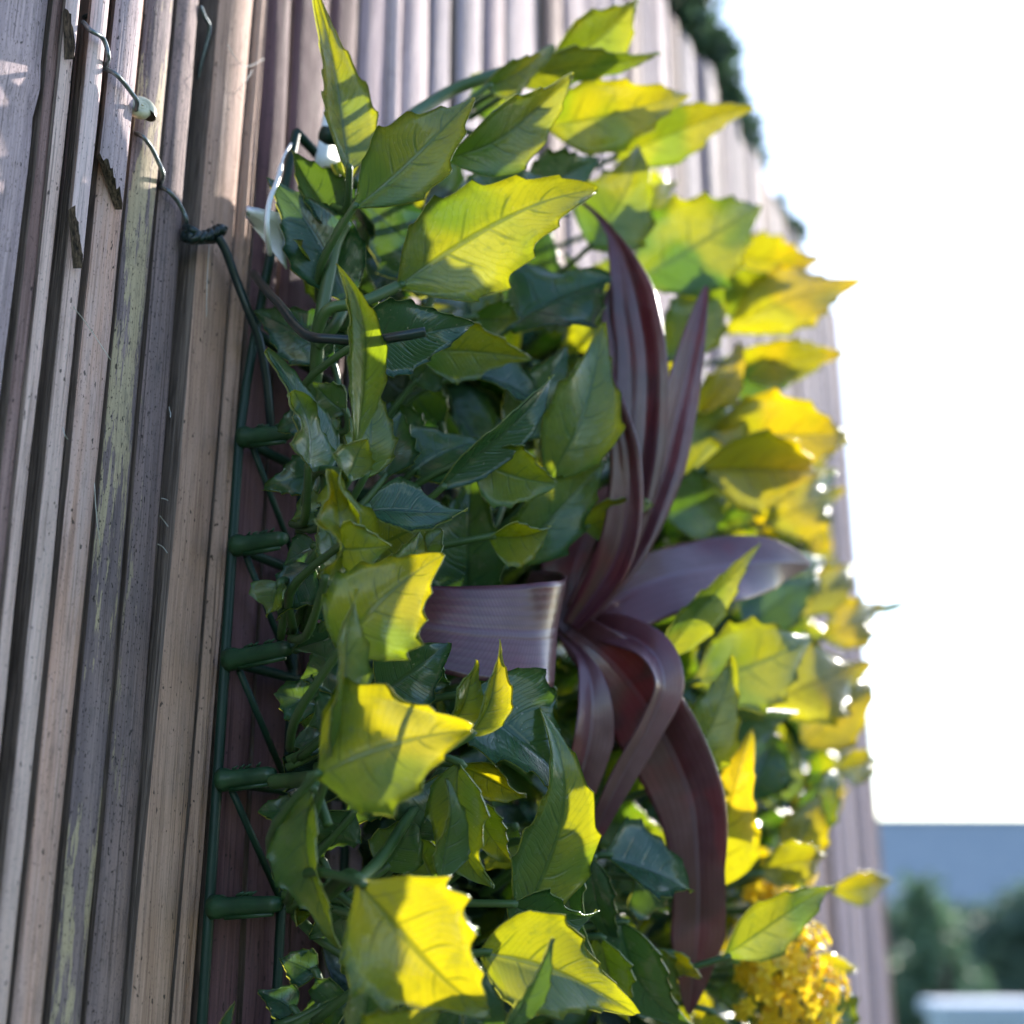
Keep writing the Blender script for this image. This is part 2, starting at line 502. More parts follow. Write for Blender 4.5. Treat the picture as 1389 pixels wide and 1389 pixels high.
# near slats, measured: x of the face's edges near the top (y=70) and the bottom (y=1330), offset, thickness, look
near = [
    ('slat', -75, 56, -215, -92, .000, .010, 'grey', .0022, ((CAM.z + .1875, .0011),), None),
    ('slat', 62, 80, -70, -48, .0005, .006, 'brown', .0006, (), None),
    ('slat', 82, 99, -47, -30, .0025, .010, 'cream', .0006, (), None),
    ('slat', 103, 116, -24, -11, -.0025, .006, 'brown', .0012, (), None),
    ('slat', 118, 141, -9, 15, .0015, .010, 'cream', .0008, (), None),
    ('slat', 152, 189, 24, 65, .0015, .009, 'peach', .0012, (), None),
    ('slat', 192, 231, 75, 116, .0005, .006, 'patchy', .0012, (), None),
    ('slat', 234, 265, 124, 171, .0000, .007, 'patchless', .0014, (), None),
    ('slat', 294, 340, 183, 236, .0015, .010, 'tan', .0016, (), None),
    ('slat', 343, 358, 240, 264, .0012, .009, 'tan', .0009, (), .2),
]
for i, (nm, a, b, c, d_, off, th, mt, cr, nd, gr) in enumerate(near):
    slat(nm, S_at(a, 70, off), S_at(b, 70, off), S_at(c, 1330, off), S_at(d_, 1330, off), off, th, mt, cr, segs=260, seed=i + 1, nodes=nd, groove=gr)
# sheath ends: the proud upper layer of three slats, broken off on the slant at a node
def sheath(xl, xr, ybrk, x_brk, xlb, xrb, off, mat, cut, seed):
    zb = at(x_brk, ybrk, off).z
    slat('sheath', S_at(xl, 70, off), S_at(xr, 70, off), S_at(xlb, 1330, off), S_at(xrb, 1330, off), off, .0022, mat, .0010, z0=zb, segs=70, cut=cut, seed=seed)
sheath(152, 189, 243, 152, 24, 65, .0052, 'grey', .0052, 31)
sheath(118, 141, 325, 112, -9, 15, .0052, 'pale', .0068, 32)
sheath(82, 98, 50, 100, -47, -31, .0054, 'pale', .0065, 33)

# slats farther along: their edges at y=70 in the picture as far as they show, then an even run to the fence's end
xs = [(360, 392, 'umber_shade'), (398, 446, 'umber_shade'), (449, 484, 'umber_shade'), (489, 526, 'mauve_far'), (528.5, 543, 'pale_far'), (547, 582, 'pale_far'),
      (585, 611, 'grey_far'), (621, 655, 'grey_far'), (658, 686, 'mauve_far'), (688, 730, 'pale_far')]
s_end = 1.272
cur = 0
for i, (a, b, mt) in enumerate(xs):
    off = random.Random(i + 70).uniform(-.0012, .0018)
    s0, s1 = S_at(a, 70, off), S_at(b, 70, off)
    slat('slat', s0, s1, s0 + .001, s1 + .001, off, .009, mt, .0014, segs=80, seed=100 + i, wob=.0005,
         nodes=((CAM.z + random.Random(i).uniform(-.1, .5), .001),))
    cur = s1
rn = random.Random(5)
i = 0
while cur < s_end - .012:
    wd = rn.uniform(.014, .027)
    gap = rn.choice([.0012, .0018, .0025, .004])
    off = rn.uniform(-.002, .003)
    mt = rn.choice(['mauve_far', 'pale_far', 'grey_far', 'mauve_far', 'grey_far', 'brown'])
    s0 = cur + gap; s1 = min(s0 + wd, s_end)
    slat('slat', s0, s1, s0 + rn.uniform(-.001, .001), s1 + rn.uniform(-.001, .001), off, .009, mt, .0016, segs=40, seed=200 + i, wob=.0006,
         z1=FENCE_TOP + rn.uniform(-.006, .006), nodes=((CAM.z + rn.uniform(-.2, .5), .0012),))
    cur = s1; i += 1
cur = S_at(-75, 70, 0) - .0015
i = 0
while cur > -.55:
    wd = rn.uniform(.013, .024); off = rn.uniform(-.002, .003)
    s1 = cur - rn.choice([.001, .002, .004]); s0 = s1 - wd
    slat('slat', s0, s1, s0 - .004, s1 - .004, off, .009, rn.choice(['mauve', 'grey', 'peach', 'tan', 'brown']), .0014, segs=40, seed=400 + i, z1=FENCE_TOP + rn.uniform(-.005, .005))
    cur = s0; i += 1
# added dark sheet that blacks out the slat gaps, and the rails behind
MB().box(fp(.38, -.016, FENCE_TOP / 2 - .005), FD * .93, FN * .002, UP * (FENCE_TOP / 2 - .01)).build('gap_blackout_sheet', M['dark'], fence, smooth=False)
for z in (.3, 1.0, 1.72):
    MB().box(fp(.38, -.036, z), FD * .93, FN * .017, UP * .035).build('rail', M['bark'], fence, smooth=False)

# lacing wire: one bight over every slat
wire = [[(140, -6), (136, 8), (131, 14), (113, 24)], [(113, 30), (124, 42), (138, 50), (144, 62), (147, 78), (143, 90)],
        [(142, 93), (156, 100), (168, 112), (180, 128), (186, 138), (184, 152)], [(182, 180), (194, 186), (205, 200), (214, 218), (221, 236), (218, 250)],
        [(217, 254), (228, 259), (240, 272), (249, 288), (253, 300), (251, 318)]]
offs = [.0030, .0082, .0084, .0036, .0036]
for path, o in zip(wire, offs):
    n = len(path)
    pts = []
    for j, (x, y) in enumerate(path):
        e = min(j, n - 1 - j)
        pts.append(at(x, y, o - (.004 if e == 0 else .0)))
    MB().tube(catmull(pts, 26), .00062, 8).build('binding_wire', M['zinc'], fence)
MB().tube(catmull([at(272, 8, .001), at(277, 22, .001), at(284, 40, 0), at(272, 90, -.004), at(268, 120, -.006)], 18), .0006, 8).build('binding_wire', M['zinc'], fence)

# web threads caught on the slats
for pts in ([(99, 416, .006), (118, 440, .0045), (150, 488, .004)], [(342, 95, .005), (335, 108, .006), (318, 128, .003)], [(128, 655, .004), (131, 700, .0035), (136, 740, .002)],
            [(229, 552, .0), (231, 560, .001), (231, 566, .002)], [(219, 676, .002), (224, 677, .001), (228, 679, .001)], [(217, 700, .002), (222, 706, .0), (228, 714, .001)],
            [(214, 738, .002), (221, 742, .0), (227, 750, .001)], [(284, 330, .004), (281, 380, .0042), (280, 430, .004)], [(308, 60, .004), (330, 90, .005), (358, 80, .004)],
            [(85, 580, .003), (88, 590, .004), (92, 596, .003)]):
    MB().tube(catmull([at(*p) for p in pts], 12), .00010, 5).build('web_thread', M['web'], fence)

# ------------------------------------------------------------------ snail shell on the lacing
sh = tag(empty('snail_shell', at(189, 152, .002)), 'tiny pale snail shell stuck on a slat beside the lacing wire', 'shell')
V, Fc = [], []
c0 = at(190, 150, .0045)
ax = (FN * .75 - FD * .5 + UP * .1).normalized(); e1 = UP; e2 = ax.cross(e1).normalized(); e1 = e2.cross(ax)
NS, NR = 48, 12
for i in range(NS + 1):
    f = i / NS
    a = f * 2.6 * 2 * math.pi
    r = .0034 * (1 - f) ** 1.15 + .0002
    cc = c0 + (e1 * math.cos(a - 1.9) + e2 * math.sin(a - 1.9)) * r * .62 + ax * (.0024 * f)
    rad = (e1 * math.cos(a - 1.9) + e2 * math.sin(a - 1.9))
    for k in range(NR):
        b = 2 * math.pi * k / NR
        V.append(cc + (rad * math.cos(b) + ax * math.sin(b)) * (r * .62 + .0001))
for i in range(NS):
    for k in range(NR):
        k2 = (k + 1) % NR
        Fc.append((i * NR + k, i * NR + k2, (i + 1) * NR + k2, (i + 1) * NR + k))
Fc.append(tuple(NS * NR + k for k in range(NR)))
mesh_obj('whorl', V, Fc, M['shell'], sh)
mouth = [V[k] * .93 + (sum((V[j] for j in range(NR)), Vector()) / NR) * .07 for k in range(NR)]
mesh_obj('mouth', mouth, [tuple(range(NR))], M['shellhole'], sh, smooth=False)

# ------------------------------------------------------------------ the plastic foliage panel
PITCHG = .0315
S0, Z0, OFFG = .2795, CAM.z - .0010, .0065
panel = tag(empty('artificial_foliage_panel', fp(.56, OFFG, CAM.z - .25)), 'glossy green and yellow plastic holly-leaf panel hung on the bamboo fence', 'artificial hedge')
NX = 18
rows = range(-8, 8)                                  # row 0 is the peg lowest in the picture
def bendoff(s, z):                                   # the upper near corner of the grid has come away from the fence
    t = max(0, (z - (CAM.z + .128)) / .12); q = max(0, 1 - (s - S0) / .16)
    return .019 * t ** 1.2 * q
def gnode(i, j, o=0):
    s, z = S0 + i * PITCHG, Z0 + j * PITCHG
    return fp(s, OFFG + o + bendoff(s, z), z)
for i in range(NX + 1):
    MB().tube([gnode(i, -8 + k * .5) for k in range(31)], .0014, 8).build('grid_bar', M['grid'], panel)
for j in rows:
    MB().tube([gnode(k * .5, j) for k in range(NX * 2 + 1)], .0015, 8).build('grid_bar', M['grid'], panel)
for j in range(-3, 5):                               # diagonal struts show only at the near edge
    for i in range(0, 1):
        if j in (-3, -1, 0): continue
        MB().tube([gnode(i + .08, j - .08, .003), gnode(i + .92, j - .92, .001)], .0010, 6).build('grid_strut', M['grid'], panel)
npeg = 0
for i in range(0, NX, 2):
    for j in rows:
        if (i > 3 and (i + j) % 2) or (i < 4 and j > 4): continue
        p, q = gnode(i, j, .001), gnode(i, j, .020)
        rr = random.Random(i * 40 + j)
        q = p + (q - p) * rr.uniform(.8, 1.15) + UP * rr.uniform(-.0016, .0016) + FD * rr.uniform(-.002, .002)
        m = MB()
        m.tube([p, p.lerp(q, .12), p.lerp(q, .2), p.lerp(q, .55), p.lerp(q, .9), q], [.0031, .0031, .0024, .0023, .0021, .0015], 10)
        m.tube([p.lerp(q, .2) - UP * .0026, p.lerp(q, .9) - UP * .0024], [.0008, .0006], 6)
        if i < 4:                                   # moulding flash along the socket
            for k in range(5):
                f0 = rr.uniform(.2, .8)
                m.tube([p.lerp(q, f0) + UP * .0024, p.lerp(q, f0 + .08) + UP * .0033 + FD * rr.uniform(-.0006, .0006)], [.0005, .0002], 5)
        m.build('peg', M['peg'], panel); npeg += 1

WU = [0, .04, .1, .18, .28, .38, .48, .6, .7, .8, .88, .94, 1]
WW = [.05, .22, .52, .8, .98, 1.0, .90, .68, .49, .33, .22, .14, .035]
nleaf = 0
def leaf_geo(B, T, W, side0, nrm0, bend=.06, curve=0.0, fold=.18, twist=0.0, curl=0.0, ripple=.06, tooth=.10, seed=0, NU=44, NV=10, asym=0.0):
    rnd = random.Random(seed)
    cup = rnd.uniform(-.16, .22); pw = rnd.uniform(.82, 1.2); tooth *= rnd.uniform(.6, 1.35); sb = rnd.uniform(-.035, .035)
    fold = fold * rnd.uniform(1.0, 1.9); bend = bend * rnd.uniform(.7, 1.8); ripple *= rnd.uniform(.7, 1.7); rf = rnd.uniform(6, 13)
    a = T - B; L = a.length; a.normalize()
    nrm = (nrm0 - a * nrm0.dot(a)).normalized(); side = a.cross(nrm).normalized()
    V, Fc, mi, UV = [], [], [], []
    nt = rnd.choice([4, 5, 5]); p1, p2 = rnd.uniform(0, 1), rnd.uniform(0, 1)
    r1, r2 = rnd.uniform(0, 6), rnd.uniform(0, 6)
    def centre(u):
        b = 4 * u * (1 - u)
        c = B + a * (L * u) + nrm * (bend * L * b + sb * L * math.sin(u * 6.283)) + side * (curve * L * b)
        if curl and u > .55:
            c = c + nrm * (curl * L * ((u - .55) / .45) ** 2)
        return c
    for i in range(NU + 1):
        u = i / NU
        c = centre(u)
        tg = (centre(min(1, u + .02)) - centre(max(0, u - .02))).normalized()
        n0 = (nrm - tg * nrm.dot(tg)).normalized(); s0 = tg.cross(n0)
        ang = twist * (u - .3)
        sd = s0 * math.cos(ang) + n0 * math.sin(ang); nn = n0 * math.cos(ang) - s0 * math.sin(ang)
        hw = W / 2 * interp(WU, WW, u ** pw)
        row = []
        for k in range(NV + 1):
            v = -1 + 2 * k / NV
            e = abs(v)
            x = v * hw * (1 + asym * (1 if v > 0 else -1))
            fwd = 0
            if e > .99 and .1 < u < .8:
                fr = (u * nt * 1.25 + (p1 if v > 0 else p2)) % 1.0
                tt = max(0.0, 1 - abs(fr - .72) / (.28 if fr > .72 else .6)) ** 1.6
                x *= 1 + tooth * 1.5 * tt
                fwd = .022 * L * tt
            x += 0
            h = fold * abs(x) - .25 * fold * x * x / (W / 2 + 1e-6) + ripple * W * e * e * math.sin(u * rf + (r1 if v > 0 else r2)) + cup * abs(x) * e
            h -= .018 * W * math.exp(-(v / .12) ** 2) * (1 - u)
            row.append(c + sd * x + nn * h + tg * fwd)
            UV.append((u, v))
        V += row
    n = NV + 1
    for i in range(NU):
        for k in range(NV):
            Fc.append((i * n + k, i * n + k + 1, (i + 1) * n + k + 1, (i + 1) * n + k)); mi.append(0)
    # moulded rim: the edge turns down by half a millimetre
    loop = [i * n for i in range(NU + 1)] + [NU * n + k for k in range(1, n)] + [i * n + NV for i in range(NU - 1, -1, -1)]
    base = len(V)
    cen = [i * n + NV // 2 for i in range(NU + 1)]
    for vi in loop:
        i = vi // n
        outw = V[vi] - V[cen[i]]
        outw = outw.normalized() if outw.length > 1e-7 else a
        V.append(V[vi] - nrm * .00042 + outw * .0002); UV.append(UV[vi])
    for q in range(len(loop) - 1):
        Fc.append((loop[q + 1], loop[q], base + q, base + q + 1)); mi.append(1)
    return V, Fc, mi, UV
def put_leaf(B, T, W, nrm, mat='leaf', parent=None, **kw):
    global nleaf
    nleaf += 1
    V, Fc, mi, UV = leaf_geo(B, T, W, None, nrm, seed=nleaf * 7 + 3, **kw)
    return mesh_obj('leaf', V, Fc, [M[mat], M['rim']], parent or panel, loc=B, mi=mi, uvs=UV)

stem_n = 0
def stem_to(B, dirv, r=.0010):
    """a short stalk from the nearest sprig axis to the leaf's base"""
    off = (B - FOOT).dot(FN); s = s_of(B); z = B.z
    o0 = max(.018, off - .028)
    i = round((s - S0) / PITCHG); i = min(max(i, 0), NX)
    j = round((z - .014 - Z0) / PITCHG)
    P = gnode(i, j, .018)
    P = P.lerp(B, .25)
    mid = P.lerp(B, .55) - dirv * .006
    return MB().tube(catmull([P, mid, B, B + dirv * .0015], 10), [r * 1.15] * 5 + [r] * 4 + [r * .8] * 2, 7).build('stem', M['stem'], panel)

def PL(bx, by, tx, ty, wpx, ob=.055, dd=.0, roll=0, mat='leaf', stem=True, **kw):
    if bx > 820: tx, ty = tx + (tx - bx) * .10, ty + (ty - by) * .10     # the blurred points fade out short of their true ends
    db = depth_of(bx, by, ob)
    B = atd(bx, by, db); dt = db + dd
    T = atd(tx, ty, dt)
    ot = (T - FOOT).dot(FN)
    if ot < .012:
        T = at(tx, ty, .014)
    W = wpx / FPX * (db + dt) / 2 / max(.35, math.cos(R(roll)))
    a = (T - B).normalized()
    view = (CAM - (B + T) / 2).normalized()
    nrm = (view - a * view.dot(a)).normalized()
    nrm = Matrix.Rotation(R(roll), 3, a) @ nrm
    if bx > 900 and mat == 'leaf_y': mat = 'leaf_r'
    put_leaf(B, T, W, nrm, mat, **kw)
    if stem: stem_to(B, a)

# ---- the leaves that show singly, measured in the picture (base, tip, width) and set at their depth
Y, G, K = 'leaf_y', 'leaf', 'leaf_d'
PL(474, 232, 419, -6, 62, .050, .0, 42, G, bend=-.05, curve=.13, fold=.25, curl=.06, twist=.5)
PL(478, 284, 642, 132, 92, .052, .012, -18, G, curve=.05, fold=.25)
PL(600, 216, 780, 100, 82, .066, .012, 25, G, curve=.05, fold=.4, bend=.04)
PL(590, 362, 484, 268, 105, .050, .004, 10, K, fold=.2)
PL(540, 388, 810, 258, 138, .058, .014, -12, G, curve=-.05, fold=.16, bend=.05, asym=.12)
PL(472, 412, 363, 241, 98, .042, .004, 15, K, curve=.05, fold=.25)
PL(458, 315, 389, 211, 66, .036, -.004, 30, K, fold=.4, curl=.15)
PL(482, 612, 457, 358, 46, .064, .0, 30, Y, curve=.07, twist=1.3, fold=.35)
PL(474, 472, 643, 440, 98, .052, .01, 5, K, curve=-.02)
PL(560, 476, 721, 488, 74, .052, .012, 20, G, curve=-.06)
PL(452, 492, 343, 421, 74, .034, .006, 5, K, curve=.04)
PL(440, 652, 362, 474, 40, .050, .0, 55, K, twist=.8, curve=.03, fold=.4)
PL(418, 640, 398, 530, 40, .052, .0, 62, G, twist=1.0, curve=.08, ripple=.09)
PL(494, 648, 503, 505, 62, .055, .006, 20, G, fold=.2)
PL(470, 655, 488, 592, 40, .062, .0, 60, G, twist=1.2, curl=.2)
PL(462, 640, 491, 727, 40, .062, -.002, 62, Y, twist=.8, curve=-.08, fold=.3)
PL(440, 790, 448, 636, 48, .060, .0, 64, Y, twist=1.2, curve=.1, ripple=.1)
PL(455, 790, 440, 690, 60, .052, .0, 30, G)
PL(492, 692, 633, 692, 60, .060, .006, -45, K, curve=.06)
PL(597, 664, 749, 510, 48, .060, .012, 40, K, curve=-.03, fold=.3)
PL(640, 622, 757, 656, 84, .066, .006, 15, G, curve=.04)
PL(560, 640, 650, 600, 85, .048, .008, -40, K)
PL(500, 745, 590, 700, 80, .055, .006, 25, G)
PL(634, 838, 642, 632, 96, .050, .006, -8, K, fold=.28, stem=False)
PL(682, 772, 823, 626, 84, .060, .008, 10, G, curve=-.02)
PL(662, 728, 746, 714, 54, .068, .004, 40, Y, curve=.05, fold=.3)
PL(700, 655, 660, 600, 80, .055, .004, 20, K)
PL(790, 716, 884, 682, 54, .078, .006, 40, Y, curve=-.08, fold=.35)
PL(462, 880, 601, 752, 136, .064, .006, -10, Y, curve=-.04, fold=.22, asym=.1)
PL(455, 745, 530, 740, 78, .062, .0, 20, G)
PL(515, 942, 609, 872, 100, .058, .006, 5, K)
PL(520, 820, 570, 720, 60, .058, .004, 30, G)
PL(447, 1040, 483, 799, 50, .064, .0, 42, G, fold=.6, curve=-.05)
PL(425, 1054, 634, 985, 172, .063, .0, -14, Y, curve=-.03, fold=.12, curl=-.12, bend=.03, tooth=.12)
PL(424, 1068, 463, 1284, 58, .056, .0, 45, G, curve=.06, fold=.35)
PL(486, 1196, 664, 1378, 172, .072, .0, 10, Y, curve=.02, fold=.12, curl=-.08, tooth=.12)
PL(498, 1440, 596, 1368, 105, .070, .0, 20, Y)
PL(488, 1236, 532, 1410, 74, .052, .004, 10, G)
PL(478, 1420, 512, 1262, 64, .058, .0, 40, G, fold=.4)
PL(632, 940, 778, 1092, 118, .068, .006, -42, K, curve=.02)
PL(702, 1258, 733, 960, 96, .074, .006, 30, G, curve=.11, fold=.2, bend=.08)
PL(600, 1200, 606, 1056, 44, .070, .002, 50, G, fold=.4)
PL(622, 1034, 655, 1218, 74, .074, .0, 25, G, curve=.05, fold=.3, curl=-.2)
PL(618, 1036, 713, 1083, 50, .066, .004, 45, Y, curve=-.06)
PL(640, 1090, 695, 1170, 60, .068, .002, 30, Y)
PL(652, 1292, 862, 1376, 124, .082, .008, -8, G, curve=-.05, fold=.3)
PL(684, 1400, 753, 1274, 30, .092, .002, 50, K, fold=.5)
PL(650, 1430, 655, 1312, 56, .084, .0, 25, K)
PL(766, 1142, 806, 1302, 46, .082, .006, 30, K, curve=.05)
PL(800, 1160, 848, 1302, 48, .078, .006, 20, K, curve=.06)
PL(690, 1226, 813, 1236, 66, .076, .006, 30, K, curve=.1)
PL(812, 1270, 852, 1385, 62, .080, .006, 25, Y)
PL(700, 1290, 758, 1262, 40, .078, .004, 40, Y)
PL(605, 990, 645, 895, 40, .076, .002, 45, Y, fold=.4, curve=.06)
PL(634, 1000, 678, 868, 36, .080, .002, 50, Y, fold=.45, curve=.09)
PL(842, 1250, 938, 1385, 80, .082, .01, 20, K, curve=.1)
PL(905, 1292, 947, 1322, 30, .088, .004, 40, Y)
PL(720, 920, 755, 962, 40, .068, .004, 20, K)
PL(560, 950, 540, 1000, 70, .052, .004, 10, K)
PL(560, 1140, 600, 1050, 90, .056, .004, 15, K)
PL(520, 1180, 570, 1090, 70, .050, .004, 20, G)
PL(590, 1200, 560, 1120, 66, .054, .004, -20, G)
PL(380, 790, 368, 838, 46, .040, .0, 45, G, curl=.2, fold=.4)
PL(428, 770, 376, 840, 62, .045, .0, 35, K, fold=.4)
PL(470, 900, 408, 920, 70, .042, .0, 10, K)
PL(440, 640, 358, 664, 56, .038, .0, 20, K)
PL(440, 960, 372, 940, 60, .036, .004, 10, K)
PL(430, 1110, 350, 1100, 46, .032, .004, 25, K)
PL(300, 1400, 318, 1360, 12, .024, .0, 10, K, stem=False)
PL(520, 650, 545, 560, 70, .045, .006, -10, K)
PL(560, 610, 528, 545, 60, .042, .004, 0, K)
for (bx, by, tx, ty, wp, ob, rl_, mt) in (
    (430, 560, 376, 585, 44, .036, 20, K), (445, 600, 415, 560, 46, .044, 35, G), (470, 560, 425, 520, 50, .044, -20, K), (450, 690, 395, 705, 48, .046, 30, G),
    (470, 705, 430, 690, 46, .052, -30, K), (430, 740, 385, 765, 44, .042, 20, K), (470, 830, 415, 800, 58, .050, 15, K), (455, 860, 400, 880, 50, .046, -25, K),
    (470, 960, 420, 985, 54, .046, 20, K), (440, 1000, 395, 1010, 44, .038, 20, K), (480, 1100, 430, 1150, 60, .048, -20, K), (520, 1060, 470, 1120, 66, .050, 20, K),
    (440, 1170, 390, 1150, 46, .038, 10, K), (470, 1240, 420, 1270, 52, .044, -20, K), (430, 1320, 380, 1300, 50, .036, 20, K), (470, 1350, 410, 1380, 60, .044, 10, K),
    (400, 1370, 350, 1345, 44, .030, 20, K), (560, 520, 600, 470, 60, .046, 20, K), (600, 580, 560, 530, 66, .044, -30, K), (680, 690, 640, 650, 60, .052, 20, K),
    (560, 780, 600, 720, 60, .056, -30, G), (600, 1130, 560, 1180, 70, .054, 30, G), (700, 1120, 660, 1180, 60, .062, -20, G), (560, 900, 610, 930, 60, .056, 30, K)):
    PL(bx, by, tx, ty, wp, ob, .002, rl_, mt)
# towards the right
PL(736, 172, 934, 128, 92, .068, .02, -10, Y, curve=.03, fold=.25)
PL(832, 214, 1004, 152, 68, .074, .02, 10, Y, curve=-.04, fold=.3)
PL(735, 92, 858, -2, 78, .072, .012, 15, Y, curve=.06, fold=.3, curl=.1)
PL(660, 118, 752, 62, 40, .066, .012, 40, G, fold=.4)
PL(700, 112, 897, 74, 44, .066, .016, 35, G, curve=-.05)
PL(690, 160, 640, 100, 60, .058, .008, 15, G)
PL(800, 335, 868, 198, 108, .070, .01, 5, G, curve=.05)
PL(640, 300, 735, 238, 90, .056, .01, -20, K)
PL(700, 270, 812, 215, 80, .060, .012, 15, K)
PL(895, 282, 838, 226, 52, .066, .01, 20, Y)
PL(862, 285, 915, 250, 34, .066, .01, 30, G)
PL(855, 384, 1014, 288, 130, .072, .02, -12, G, curve=.03)
PL(980, 336, 1100, 348, 68, .080, .03, 12, Y, curve=.06)
PL(905, 490, 962, 368, 82, .082, .012, 10, G, curve=.06)
PL(930, 380, 1075, 378, 60, .076, .024, 40, G, curve=.03)
PL(980, 452, 1152, 388, 84, .086, .03, -10, Y, curve=-.03)
PL(980, 490, 1128, 478, 60, .084, .03, 20, Y)
PL(970, 520, 1100, 500, 55, .080, .03, 20, G)
PL(945, 566, 998, 474, 54, .086, .012, 30, Y, curve=.06)
PL(958, 590, 1136, 588, 112, .090, .03, -8, Y, curve=.02)
PL(920, 655, 1000, 556, 95, .080, .02, 10, G)
PL(945, 640, 1092, 640, 105, .090, .026, 14, Y, curve=-.03)
PL(1035, 712, 1135, 668, 85, .092, .03, 0, Y)
PL(1040, 600, 1148, 600, 60, .094, .04, 25, Y)
PL(1060, 660, 1130, 640, 40, .094, .04, 25, G)
PL(900, 700, 985, 668, 90, .078, .02, 10, G)
PL(740, 655, 818, 438, 96, .074, .01, 12, G, curve=.05, fold=.22)
PL(690, 600, 770, 470, 80, .062, .01, 10, K)
PL(690, 446, 828, 376, 112, .060, .012, -48, K)
PL(640, 506, 737, 548, 50, .058, .008, -55, K)
PL(640, 430, 705, 432, 55, .056, .01, 30, G)
PL(820, 430, 762, 480, 60, .062, .008, 20, G)
PL(902, 892, 1019, 752, 48, .092, .014, 35, G, curve=-.05)
PL(940, 925, 1085, 868, 116, .090, .026, 0, G, curve=.04)
PL(1040, 955, 1168, 904, 112, .098, .03, -8, Y)
PL(1085, 1012, 1170, 930, 84, .098, .036, 10, Y)
PL(926, 1050, 986, 904, 80, .092, .014, 10, G, curve=.05)
PL(972, 1205, 1017, 1008, 92, .094, .012, 15, Y, curve=-.06)
PL(1110, 868, 1186, 824, 62, .104, .04, 10, Y)
PL(1166, 830, 1238, 811, 11, .112, .03, 30, K, stem=False)
PL(1068, 1172, 1108, 1088, 62, .100, .02, 10, Y)
PL(1025, 1185, 1112, 1162, 54, .096, .02, 25, Y, curve=-.05)
PL(1125, 1206, 1202, 1194, 40, .106, .03, 20, Y)
PL(978, 1300, 1116, 1212, 66, .102, .016, 22, G, curve=-.05)
PL(1130, 1046, 1187, 1032, 44, .106, .03, 15, Y)
PL(1100, 1300, 1158, 1312, 28, .108, .02, 25, Y)
PL(1060, 1090, 1050, 985, 50, .094, .02, 40, G, fold=.4)
PL(1010, 1090, 1050, 1000, 90, .088, .02, 0, K)
PL(960, 980, 1070, 968, 50, .088, .02, 40, K)
PL(1050, 800, 1115, 760, 60, .094, .03, 10, G)
PL(1010, 850, 1100, 790, 80, .090, .024, -15, K)
PL(1080, 830, 1150, 770, 50, .100, .04, 20, Y)
PL(1085, 1140, 1130, 1050, 50, .102, .03, 10, G)
PL(860, 1190, 900, 1230, 70, .080, .01, 0, K)
PL(820, 1160, 935, 1210, 84, .080, .01, -48, K)
PL(860, 1290, 915, 1350, 70, .080, .01, 15, G)
PL(960, 1370, 985, 1420, 40, .092, .01, 15, Y)
PL(1000, 1380, 1010, 1310, 60, .090, .01, 15, G)
PL(1095, 1385, 1150, 1350, 80, .106, .02, -30, G)
n_named = nleaf

# ---- sprigs on the rest of the grid
rl = random.Random(21)
def rand_leaf(i, j, big=1.0):
    s = S0 + i * PITCHG + rl.uniform(-.016, .016); z = Z0 + j * PITCHG + rl.uniform(-.016, .016)
    far = min(1, max(0, (i - 3) / 6))
    off = rl.uniform(.016, .028 + .034 * far)
    B = fp(s, off, z)
    dr = FN * rl.uniform(.15, .9) + FD * rl.uniform(-.9, .9) + UP * rl.uniform(-.6, .8)
    dr.normalize()
    L = rl.uniform(.040, .058) * big
    T = B + dr * L
    lim = .042 + .054 * far
    ot = (T - FOOT).dot(FN)
    if ot > lim: T -= FN * (ot - lim)
    ot = (T - FOOT).dot(FN)
    if ot < .012: T += FN * (.012 - ot)
    nr = (FN * rl.uniform(.2, 1) + UP * rl.uniform(-.3, .9) + FD * rl.uniform(-.9, .4)).normalized()
    return B, T, L * rl.uniform(.34, .48), nr
def project(p):
    v = p - CAM
    dep = v.y * math.cos(PITCH) + v.z * math.sin(PITCH)
    return 694.5 + FPX * v.x / dep, 694.5 - FPX * (-v.y * math.sin(PITCH) + v.z * math.cos(PITCH)) / dep, dep
def clear(B, T):
    for q in (B, B.lerp(T, .5), T):
        x, y, dp = project(q)
        if math.hypot(x - 1065, y - 1300) < 115 and dp < .56: return False
        if x > 1125 and y > 1100: return False
        if x > 1160: return False
    return True
cells = [(i, j) for i in range(2, NX) for j in range(-5, 8)]
rl.shuffle(cells)
for (i, j) in cells:
    if nleaf >= 292: break
    for _ in range(6):
        B, T, W, nr = rand_leaf(i, j)
        if clear(B, T): break
    else: continue
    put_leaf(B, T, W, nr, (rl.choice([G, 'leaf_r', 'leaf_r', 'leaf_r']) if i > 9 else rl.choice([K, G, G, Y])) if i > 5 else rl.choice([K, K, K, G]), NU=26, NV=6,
             bend=rl.uniform(-.08, .1), curve=rl.uniform(-.08, .08), fold=rl.uniform(.1, .4), twist=rl.uniform(-.5, .5))
